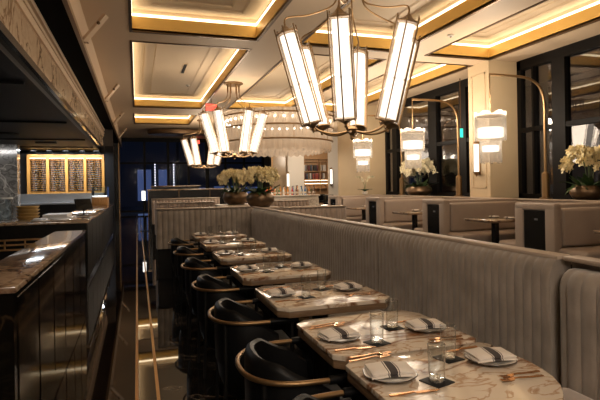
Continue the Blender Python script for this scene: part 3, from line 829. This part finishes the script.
# sconces
def sconce(label, loc, rz, L=.8):
    r = thing('wall_sconce', label, 'sconce', loc, rz, 'vertical sconces on cream columns')
    MB().box(-.02, 0, -.05, .05, -L / 2, L / 2).build('back_plate', 'brass_dull', r)
    MB().tube([(-.08, 0, -L / 2 + .08), (-.08, 0, L / 2 - .08)], .055, 14).build('light_tube', 'sconce_glow', r)
    for s in (-1, 1):
        MB().lathe([(.07, 0), (.05, s * .05), (0, s * .12)], (-.08, 0, s * (L / 2 - .08)), 12).lathe([(0, 0), (.07, 0)], (-.08, 0, s * (L / 2 - .08)), 12).build('end_cap', 'brass_dull', r)
    return r
sconce('vertical glass tube sconce on the near cream pillar', (7.59, 9.78, 2.0), 0)
sconce('vertical tube sconce on the white column right of the bar shelves', (9.45, 23.88, 1.85), PI / 2, .9)
sconce('vertical tube sconce left of the bar pilaster, above the bottles', (7.14, 23.88, 1.7), PI / 2, .8)

# ------------------------------------------------------------------ orchids
def leaf_blade(q, p, az, ln, w, rise, droop):
    c, s = math.cos(az), math.sin(az); rows = []
    for k in range(6):
        t = k / 5; d = ln * t; z = p[2] + rise * t - droop * t * t; h = w * math.sin(PI * min(.97, .12 + .88 * t)) 
        x, y = p[0] + c * d, p[1] + s * d
        rows.append([(x - s * h, y + c * h, z + .012), (x, y, z), (x + s * h, y - c * h, z + .012)])
    q.sheet(rows)
def blossom(q, p, sz, rnd):
    n = Vector((rnd.uniform(-1, 1), rnd.uniform(-1.4, .4), rnd.uniform(-.4, .6))).normalized()
    u = n.orthogonal().normalized(); w = n.cross(u); p = Vector(p)
    for k in range(5):
        a = 2 * PI * k / 5 + rnd.random(); dirv = u * math.cos(a) + w * math.sin(a); sd = n.cross(dirv)
        c = p + dirv * sz * .1
        pts = [c, c + dirv * sz * .5 + sd * sz * .36 + n * sz * .1, c + dirv * sz * .95 + n * sz * .02, c + dirv * sz * .5 - sd * sz * .36 + n * sz * .1]
        vs = [q.bm.verts.new(v) for v in pts]; q.bm.faces.new(vs)
    q.ball(tuple(p + n * sz * .12), sz * .16, seg=6)
def orchid_bowl(label, loc, R, H, top, spread, nst, petal, seed, big=.055, lean=0):
    rnd = random.Random(seed)
    r = thing('orchid_arrangement', label, 'flower arrangement', loc, 0, 'orchid bowls')
    MB().lathe([(0, 0), (R * .62, 0), (R * .85, H * .18), (R, H * .5), (R * .96, H * .8), (R * .82, H), (R * .78, H), (R * .88, H * .78), (R * .86, H * .6), (0, H * .6)], seg=32).build('bowl', 'bowl', r)
    MB().lathe([(0, H * .97), (R * .55, H * .95), (R * .86, H * .76), (0, H * .7)], seg=20).build('moss', 'soil', r)
    q = MB()
    for k in range(34):
        a = rnd.uniform(0, 2 * PI); d = rnd.uniform(.05, .65) * R
        leaf_blade(q, (d * math.cos(a), d * math.sin(a), H * .9), a + rnd.uniform(-.5, .5), rnd.uniform(.6, 1.0) * R * 1.0, R * .14, rnd.uniform(.25, .9) * R, rnd.uniform(.1, .7) * R)
    q.build('leaves', 'leaf', r)
    for k in range(nst):
        a = 2 * PI * k / nst + rnd.uniform(-.3, .3)
        ox, oy = spread * math.cos(a) + lean, spread * .6 * math.sin(a)
        path = catmull([(ox * .15, oy * .15, H * .8), (ox * .25, oy * .25, H + (top - H) * .55), (ox * .6, oy * .6, H + (top - H) * rnd.uniform(.85, .98)), (ox * 1.0, oy * 1.0, H + (top - H) * rnd.uniform(.72, .9)), (ox * 1.25, oy * 1.25, H + (top - H) * rnd.uniform(.45, .65))], 6)
        st = MB().tube(path, .005, 6).build('flower_stem', 'stem', r)
        q = MB()
        for j in range(10, len(path)):
            for _ in range(3):
                p = path[j] + Vector((rnd.uniform(-1, 1), rnd.uniform(-1, 1), rnd.uniform(-.6, .9))) * big * 1.1
                blossom(q, p, big * rnd.uniform(.8, 1.15), rnd)
        q.build('blossoms', petal, st)
    return r
orchid_bowl('bronze bowl of cream orchids, larger and right one on the ledge', (2.07, 8.62, 1.06), .25, .25, .66, .25, 8, 'petal', 3, .05)
orchid_bowl('bronze bowl of cream orchids, smaller left one on the ledge behind', (1.93, 10.2, 1.06), .265, .26, .66, .27, 8, 'petal', 5, .055)
orchid_bowl('bronze bowl of cream orchids on the window ledge at the right picture edge', (7.95, 7.12, 1.06), .34, .28, .95, .42, 8, 'petal', 9, .065)
orchid_bowl('bronze bowl of white orchids below the second side window', (7.95, 13.0, 1.06), .38, .28, 1.05, .42, 9, 'petal2', 12, .08)
ro = thing('potted_orchid', 'single white orchid on the booth top by the second cream pillar', 'plant', (7.42, 15.6, 1.085))
MB().lathe([(0, 0), (.08, 0), (.11, .10), (.10, .10), (0, .08)], seg=20).build('pot', 'white', ro)
q = MB()
for k in range(8): leaf_blade(q, (0, 0, .09), k * .8, .26, .05, .2, .12)
q.build('leaves', 'leaf', ro)
rnd = random.Random(4)
for sg in (-1, 1):
    path = catmull([(0, 0, .1), (.03 * sg, 0, .35), (.14 * sg, 0, .58), (.34 * sg, 0, .60)], 6)
    st = MB().tube(path, .007, 6).build('flower_stem', 'stem', ro)
    q = MB()
    for j in range(9, len(path), 2): blossom(q, path[j], .06, rnd)
    q.build('blossoms', 'petal2', st)

# ------------------------------------------------------------------ kitchen counters at the left
nc = thing('service_counter', 'narrow near counter with honey marble top and black stone sides', 'counter', (-.74, 4.6, 0))
MB().box(-.16, .16, -1.8, 1.72, .918, .95, .004).build('stone_top', 'counter', nc)
MB().box(-.145, .145, -1.78, 1.70, 0, .918).build('body', 'blackstone', nc)
for k in range(6): MB().box(.145, .150, -1.7 + k * .58, -1.16 + k * .58, .10, .88).build('side_panel', 'blackstone', nc)
fc = thing('kitchen_counter', 'long black pass counter with stone top below the open kitchen', 'counter', (-.70, 8.1, 0))
MB().box(-3.6, .0, 0, 1.3, .918, .95, .004).box(-.62, .0, 1.3, 8.6, .918, .95, .004).build('stone_top', 'counter', fc)
MB().box(-3.55, -.03, .03, 1.25, 0, .918).box(-.58, -.03, 1.25, 8.57, 0, .918).build('body', 'black', fc)
for k in range(10): MB().box(-.03, -.022, .10 + k * .85, .92 + k * .85, .08, .90).build('side_panel', 'blackmat', fc)
q = MB()
for z in (.56, .63, .70): q.box(-3.5, -.58, -.0, .03, z, z + .022)
for k in range(12): q.box(-.60 - k * .26, -.585 - k * .26, -.0, .03, .56, .722)
q.build('brass_grille', 'oak', fc)
# wine wall
wc = thing('wine_cabinet', 'tall oak-framed wine cabinet with lit bays at the back of the kitchen', 'wine cabinet', (-2.44, 20.0, 1.28))
W, Hh, Dp = 2.58, 1.42, .42
MB().box(-W / 2, W / 2, Dp - .02, Dp, 0, Hh).build('back_board', 'shelfwood', wc)
MB().box(-W / 2, W / 2, -.02, Dp, Hh - .12, Hh).build('top_rail', 'amber_oak', wc)
MB().box(-W / 2, W / 2, -.02, Dp, 0, .05).build('bottom_rail', 'amber_oak', wc)
for k in range(5):
    x = -W / 2 + k * (W - .09) / 4; MB().box(x, x + .09, -.02, Dp, .05, Hh - .12).build('post', 'amber_oak', wc)
for k in range(4):
    x = -W / 2 + .10 + k * (W - .09) / 4; bw = (W - .09) / 4 - .10
    MB().box(x, x + bw, .0, .05, Hh - .15, Hh - .13).build('light_strip', 'warmstrip', wc)
    for s in range(15): MB().box(x, x + bw, .06, .10, .075 + s * .08, .083 + s * .08).build('bottle_rail', 'amber_oak', wc)
bot = None
bay_w = (W - .09) / 4
for k in range(4):
    for cidx in range(2):
        for s in range(15):
            x = -2.44 - W / 2 + .10 + k * bay_w + (bay_w - .10) * (.27 + .46 * cidx); z = 1.28 + .083 + s * .08 + .0362
            lab = 'dark wine bottle lying in the %s wine bay, %s stack, %s row from below' % (NTH[k], ['left', 'right'][cidx], NTH[s])
            if bot is None:
                q = MB().lathe([(0, -.12), (.030, -.12), (.033, -.11), (.033, .03), (.014, .085), (.013, .13), (0, .13)], seg=12)
                bmesh.ops.rotate(q.bm, verts=q.bm.verts, cent=(0, 0, 0), matrix=Matrix.Rotation(PI / 2, 3, 'Y'))
                bot = thing('wine_bottle', lab, 'bottle', (x, 20.09, z), 0, 'wine bottles in the lit cabinet')
                q.build('body', 'winedark', bot)
                q = MB().lathe([(.0335, -.08), (.0342, -.08), (.0342, .0), (.0335, .0)], seg=12, closed=True)
                bmesh.ops.rotate(q.bm, verts=q.bm.verts, cent=(0, 0, 0), matrix=Matrix.Rotation(PI / 2, 3, 'Y')); q.build('paper_label', 'winelabel2', bot)
            else:
                b = dup(bot, (x, 20.09, z), PI if cidx else 0, lab)
bc = thing('back_counter', 'stainless steel back counter below the wine cabinet', 'counter', (-2.6, 20.0, 0))
MB().box(-1.4, 1.42, -.02, .43, .95, 1.28).build('splash_panel', 'steel', bc)
MB().box(-1.7, 1.42, -.55, -.02, .90, .95).build('worktop', 'steel', bc)
MB().box(-1.66, 1.40, -.50, .4, 0, .90).build('body', 'blackmat', bc)
struct(MB().box(-6.2, -.86, 20.45, 20.6, 0, 4.2).build('wall_kitchen', 'wall'))
gm = MB().box(-6.2, -3.55, 17.6, 18.0, 0, 2.86); struct(gm.build('wall_marble', 'grey_marble'))
struct(MB().box(-1.12, -.82, 20.0, 20.5, 0, 3.02).build('trim_4', 'blackmat'))
# items on the counters
r = thing('display_case', 'lit glass pastry case on an oak block at the counter end', 'display case', (-1.02, 15.9, .95))
MB().box(-.22, .20, -.45, .45, 0, .23, .006).build('oak_block', 'oak', r)
q = MB()
for a in ((-.22, .20, -.45, -.44), (-.22, .20, .44, .45), (-.22, -.21, -.44, .44), (.19, .20, -.44, .44)): q.box(*a, .23, .52)
q.box(-.22, .20, -.45, .45, .52, .53); q.build('glass_box', 'case_glass', r)
MB().box(-.18, .16, -.38, .38, .25, .27).build('lit_shelf', 'lamp_white', r)
r = thing('tablet_stand', 'black tablet on a tilted stand at the pass counter', 'tablet', (-.93, 9.85, .95))
MB().box(-.10, .10, -.08, .10, 0, .015, .004).build('base', 'black', r)
MB().tube([(0, .04, .01), (0, .06, .18)], .02, 10).build('stand', 'black', r)
q = MB().box(-.15, .15, -.012, .012, -.11, .11, .006); q.build('screen', 'black', r, (0, .02, .20), (-.5, 0, .5))
r = thing('steel_tray', 'large shallow stainless tray of papers on the pass counter', 'tray', (-1.22, 9.0, .95))
MB().box(-.28, .20, -.22, .55, .0, .02, .004).build('pan', 'steel', r)
MB().box(-.22, .14, -.15, .45, .02, .075).build('papers', 'paper', r)
r2 = thing('steel_tray', 'small stainless tray beside the straw baskets on the pass counter', 'tray', (-1.42, 8.55, .95))
MB().box(-.12, .12, -.10, .12, 0, .02, .004).build('pan', 'steel', r2); MB().box(-.09, .09, -.07, .09, .02, .04).build('papers', 'paper', r2)
bk0 = None
for k in range(4):
    lab = 'gold straw basket on the pass counter, %s of the stack from below' % NTH[k]
    loc = (-1.70, 9.15, .95 + k * .055)
    if bk0 is None:
        bk0 = thing('straw_basket', lab, 'basket', loc, 0, 'stacked straw baskets')
        MB().lathe([(0, 0), (.14, 0), (.17, .045), (.16, .045), (.135, .008), (0, .008)], seg=24).build('basket_body', 'wicker', bk0)
        q = MB(); q.torus((0, 0, .046), .166, .007, 32, 6); q.build('rim', 'wicker', bk0)
    else: dup(bk0, loc, None, lab)
r = thing('glass_canister', 'tall clear glass canister at the left of the straw baskets', 'canister', (-2.04, 9.1, .95))
MB().lathe([(0, 0), (.13, 0), (.13, .34), (.122, .34), (.122, .01), (0, .01)], seg=28).build('cylinder', 'case_glass', r)
MB().lathe([(.0, .34), (.135, .34), (.135, .365), (0, .365)], seg=28).build('lid', 'steel', r)

# ------------------------------------------------------------------ host counter, bar, canopy
hc = thing('host_counter', 'long dark host counter with stone top at the end of the aisle', 'counter', (1.9, 17.5, 0))
MB().box(-1.58, 1.6, 0, .6, 1.335, 1.375, .006).build('stone_top', 'counter', hc)
MB().box(-1.55, 1.57, .04, .56, 0, 1.335).build('body', 'black', hc)
for x in (-1.56, -.55, .5): MB().box(x, x + .02, .025, .04, .05, 1.33).build('brass_edge', 'bronze', hc)
MB().box(-1.45, .25, .62, .95, 1.46, 1.495, .006).build('upper_shelf', 'counter', hc)
MB().box(-1.42, .22, .64, .93, 0, 1.46).build('upper_body', 'black', hc)
r = thing('table_lantern', 'small white glowing lantern at the left end of the host counter', 'lantern', (.2, 17.3, 0))
MB().lathe([(0, 0), (.14, 0), (.14, .02), (.02, .03), (.02, 1.02), (0, 1.02)], seg=16).build('stand', 'black', r)
MB().lathe([(0, 1.02), (.055, 1.02), (.055, 1.33), (0, 1.33)], seg=16).build('glowing_shade', 'lamp_white', r)
dc = thing('ceiling_canopy', 'dark oval canopy hanging below the ceiling before the far windows', 'canopy', (1.9, 24.4, 3.93))
q = MB(); q.lathe([(0, 0), (1.35, 0), (1.4, .06), (1.4, .2), (0, .2)], seg=40); 
bmesh.ops.scale(q.bm, vec=(1, .5, 1), verts=q.bm.verts); q.build('panel', 'bronze', dc)
for x in (-.7, .7): MB().tube([(x, 0, .2), (x, 0, .27)], .02, 8).build('hanger', 'bronze', dc)

bar = thing('bar_counter', 'white stone bar counter crowded with bottles, below the round canopy', 'bar', (5.75, 19.0, 0))
MB().box(-1.1, 1.15, -.4, .5, 1.0, 1.06, .01).build('stone_top', 'whitestone', bar)
MB().box(-1.05, 1.1, -.33, .45, 0, 1.0).build('body', 'white', bar)
MB().box(-1.06, 1.11, -.345, -.33, .15, .9).build('front_panel', 'whitestone', bar)
BC = [('amber', (.45, .16, .03)), ('red', (.45, .04, .03)), ('clear', (.6, .62, .62)), ('green', (.05, .16, .06)), ('orange', (.6, .24, .03)), ('blue', (.05, .15, .35)), ('brown', (.12, .05, .02))]
for n, c in BC: M['b_' + n] = pbr('bottle_' + n, c, .12, coat=.5)
sb = {}
order = [random.randrange(7) for _ in range(24)]
order[:6] = [1, 0, 4, 1, 0, 3]; order[16] = 2; order[17] = 5; order[19] = 2
for k in range(24):
    n = BC[order[k]][0]; x = 4.75 + k * (2.05 / 23); y = 18.85 + (k % 2) * .16
    lab = '%s spirit bottle on the white bar, %s from the left' % (n, NTH[k])
    loc = (x, y, 1.06)
    if n not in sb:
        sb[n] = o = thing('spirit_bottle', lab, 'bottle', loc, 0, 'spirit bottles on the bar')
        h = .20 + .02 * (len(sb) % 4)
        MB().lathe([(0, 0), (.040, 0), (.043, .01), (.043, h * .8), (.016, h + .03), (.015, h + .09), (0, h + .09)], seg=14).build('body', 'b_' + n, o)
        MB().lathe([(0, h + .09), (.018, h + .09), (.018, h + .115), (0, h + .115)], seg=12).build('cap', 'blackmat', o)
        MB().lathe([(.0432, .05), (.0442, .05), (.0442, .13), (.0432, .13)], seg=14, closed=True).build('paper_label', 'winelabel', o)
    else: dup(sb[n], loc, random.uniform(0, 3), lab)
# bar stools at the right end
st0 = None
for k, (x, y) in enumerate(((7.05, 17.9), (7.35, 19.3), (6.75, 17.2))):
    lab = 'dark bar stool by the white bar, ' + ['standing in the middle', 'deepest behind the bar end', 'closest to the camera'][k]
    if st0 is None:
        st0 = thing('bar_stool', lab, 'stool', (x, y, 0), 0, 'bar stools by the bar')
        MB().box(-.21, .21, -.2, .2, .70, .79, .03).build('seat', 'leather', st0)
        MB().box(-.21, .21, .16, .21, .79, 1.05, .02).build('backrest', 'leather', st0)
        for sx in (-1, 1):
            for sy in (-1, 1): MB().tube([(sx * .2, sy * .19, 0), (sx * .17, sy * .16, .71)], .014, 8).build('leg', 'blackmat', st0)
        q = MB(); q.tube([(.19, .18, .25), (-.19, .18, .25), (-.19, -.18, .25), (.19, -.18, .25), (.19, .18, .25)], .009, 6); q.build('foot_ring', 'brass_dull', st0)
    else: dup(st0, (x, y, 0), .5 * k, lab)
# tiered round canopy
cn = thing('bar_canopy', 'large round tiered canopy of sheer pale fringe on brass rings over the bar', 'chandelier', (5.25, 18.8, 4.2))
RR = 2.2
for (z, R) in ((-.17, RR), (-.60, RR * .985), (-1.10, RR * .97)):
    q = MB(); q.torus((0, 0, z), R, .03, 72, 8); q.build('brass_ring', 'brass_dull', cn)
def fringe(R, z0, z1, scal, n=220):
    rows = [[], []]
    for k in range(n):
        a = 2 * PI * k / n; rr = R + .018 * math.sin(k * 1.9)
        zb = z0 - scal * abs(math.sin(a * 18))
        rows[0].append((rr * math.cos(a), rr * math.sin(a), zb)); rows[1].append((rr * math.cos(a), rr * math.sin(a), z1))
    q = MB(); q.sheet(rows, close=True); return q
fringe(RR * .98, -.58, -.02, .0).build('fringe', 'canopy_fringe', cn)
fringe(RR * .955, -1.08, -.62, .0).build('fringe', 'canopy_fringe', cn)
fringe(RR * .94, -1.40, -1.12, .09).build('fringe', 'canopy_fringe', cn)
fringe(RR * .74, -1.48, -1.2, .09).build('fringe', 'canopy_fringe', cn)
for k in range(40):
    a = 2 * PI * k / 40; MB().ball((RR * .93 * math.cos(a), RR * .93 * math.sin(a), -.32), .045, seg=8).build('bulb', 'canopy_bulb', cn)
q = MB()
for k in range(8):
    a = 2 * PI * k / 8; q.tube([(0, 0, -.1), (RR * math.cos(a), RR * math.sin(a), -.17)], .015, 6); q.tube([(RR * .97 * math.cos(a), RR * .97 * math.sin(a), -.17), (RR * .96 * math.cos(a), RR * .96 * math.sin(a), -1.1)], .01, 6)
q.lathe([(0, 0), (.12, 0), (.12, -.12), (0, -.12)], seg=20); q.build('support_frame', 'brass_dull', cn)
# wall behind the bar
struct(MB().box(7.2, 8.05, 24.0, 24.4, 0, 4.2).build('wall_pilaster', 'white'))
struct(MB().box(9.36, 10.8, 24.0, 24.4, 0, 4.2).build('wall_column', 'white'))
struct(MB().box(6.45, 7.2, 24.2, 24.4, 0, 4.2).build('wall_panel', 'tan'))
struct(MB().box(6.38, 6.47, 24.12, 24.4, 0, 4.2).build('trim_5', 'brass_dull'))
sh = thing('back_bar_shelf', 'wooden back bar shelving with lit niches right of the white pilaster', 'shelf', (8.70, 24.3, 0))
MB().box(-.65, .66, .0, .1, 0, 4.2).build('back_board', 'shelfwood', sh)
for z in (1.25, 1.55, 1.70, 2.12, 2.62): MB().box(-.64, .65, -.28, 0, z, z + .035).build('shelf_board', 'shelfwood', sh)
for x in (-.66, .22, .63): MB().box(x, x + .03, -.29, 0, .9, 2.75).build('upright', 'shelfwood', sh)
MB().box(-.64, .65, -.30, 0, 2.75, 4.2).build('upper_panel', 'shelfwood', sh)
for z in (1.5, 1.66): MB().box(-.6, .62, -.27, -.25, z, z + .02).build('light_strip', 'booklight', sh)
bkc = [(.10, .02, .02), (.05, .06, .09), (.5, .45, .4), (.3, .06, .04), (.02, .02, .02)]
for j, c in enumerate(bkc): M['bk%d' % j] = pbr('book_cover_%d' % j, c, .5)
bcn = ['dark red', 'navy', 'pale', 'red', 'black']
sbk = {}
for s, z in enumerate((1.738, 2.158)):
    x = 8.70 - .58; k = 0
    while x < 9.3:
        j = random.randrange(5); w = .07
        if 8.88 < x < 9.0: x = 9.0
        lab = '%s book on the %s back bar shelf, %s from the left' % (bcn[j], ['lower', 'upper'][s], NTH[k])
        if j not in sbk:
            sbk[j] = o = thing('book', lab, 'book', (x, 24.18, z), 0, 'books on the back bar shelves')
            MB().box(-.033, .033, -.10, .10, 0, .30, .003).build('cover', 'bk%d' % j, o); MB().box(-.026, .026, -.095, .104, .006, .302).build('pages', 'paper', o)
        else: dup(sbk[j], (x, 24.18, z), None, lab)
        x += w + random.choice((.005, .005, .09)); k += 1
# exit signs
def exit_sign(label, loc, mat, w, h, hang):
    r = thing('exit_sign', label, 'sign', loc)
    MB().box(-w / 2, w / 2, -.03, .03, -h / 2, h / 2, .006).build('housing', 'bronze', r)
    MB().box(-w / 2 + .015, w / 2 - .015, -.036, -.03, -h / 2 + .015, h / 2 - .015).build('lit_face', mat, r)
    if hang: MB().tube([(0, 0, h / 2), (0, 0, h / 2 + hang)], .012, 8).build('hanger', 'bronze', r)
exit_sign('red lit exit sign hanging behind the middle chandelier', (2.2, 15.4, 3.86), 'red', .36, .24, .22)
exit_sign('small red lit exit sign high at the far windows', (3.25, 28.7, 3.98), 'red', .34, .22, .11)
exit_sign('small green lit sign high by the side window, left of the near pillar', (8.2, 11.3, 2.75), 'green', .12, .26, 1.32)

# ------------------------------------------------------------------ lights (the lamps' own throw, plus added fills)
def point(name, loc, e, col, r=.1):
    l = bpy.data.lights.new(name, 'POINT'); l.energy = e; l.color = col; l.shadow_soft_size = r
    o = bpy.data.objects.new(name, l); COL.objects.link(o); o.location = loc; o['kind'] = 'helper'
def area(name, loc, rot, sx, sy, e, col):
    l = bpy.data.lights.new(name, 'AREA'); l.shape = 'RECTANGLE'; l.size = sx; l.size_y = sy; l.energy = e; l.color = col
    o = bpy.data.objects.new(name, l); COL.objects.link(o); o.location = loc; o.rotation_euler = rot; o['kind'] = 'helper'
for (x, y) in ((2.48, 5.55), (2.5, 13.3), (2.65, 20.9)): point('chandelier_fill', (x, y, 2.75), 50 if y < 10 else 110, (1, .82, .62), .7)
for y in (7.93, 10.75, 13.6): point('arc_lamp_bulb', (6.42, y, 2.95), 75, (1, .84, .66), .2)
point('bar_fill', (7.9, 21.6, 2.9), 70, (1, .84, .66), .3)  # added fill to brighten the pilaster and shelves; no fixture here
point('canopy_lamp', (5.25, 18.8, 3.0), 70, (1, .86, .70), 1.0)
point('chandelier_fill', (.1, -1.5, 2.9), 230, (1, .87, .72), .8)  # added fill behind the viewer for the near tables and banquette
area('hood_fill', (-2.4, 19.3, 2.80), (0, 0, 0), 2.4, .15, 60, (.85, .92, 1))
area('hood_fill', (-4.6, 15.3, 2.80), (.5, 0, 0), 1.2, .3, 14, (1, .96, .92))  # added fill to brighten the grey marble wall; no downlight here
area('hood_fill', (-1.6, 10.0, 2.80), (0, 0, 0), .5, .5, 8, (.85, .92, 1))  # added to light the pass counter, with no downlight above it

w = bpy.data.worlds.new('night'); sc.world = w; w.use_nodes = True
w.node_tree.nodes['Background'].inputs[0].default_value = (.05, .07, .12, 1)
w.node_tree.nodes['Background'].inputs[1].default_value = .35

sc.view_settings.view_transform = 'Standard'; sc.view_settings.look = 'None'
sc.view_settings.gamma = 1; sc.view_settings.use_curve_mapping = False
sc.view_settings.exposure = 1.05
sc.cycles.max_bounces = 8; sc.cycles.transparent_max_bounces = 24; sc.cycles.glossy_bounces = 4; sc.cycles.diffuse_bounces = 4
sc.cycles.sample_clamp_indirect = 6; sc.cycles.caustics_reflective = False; sc.cycles.caustics_refractive = False
sc.cycles.use_denoising = True
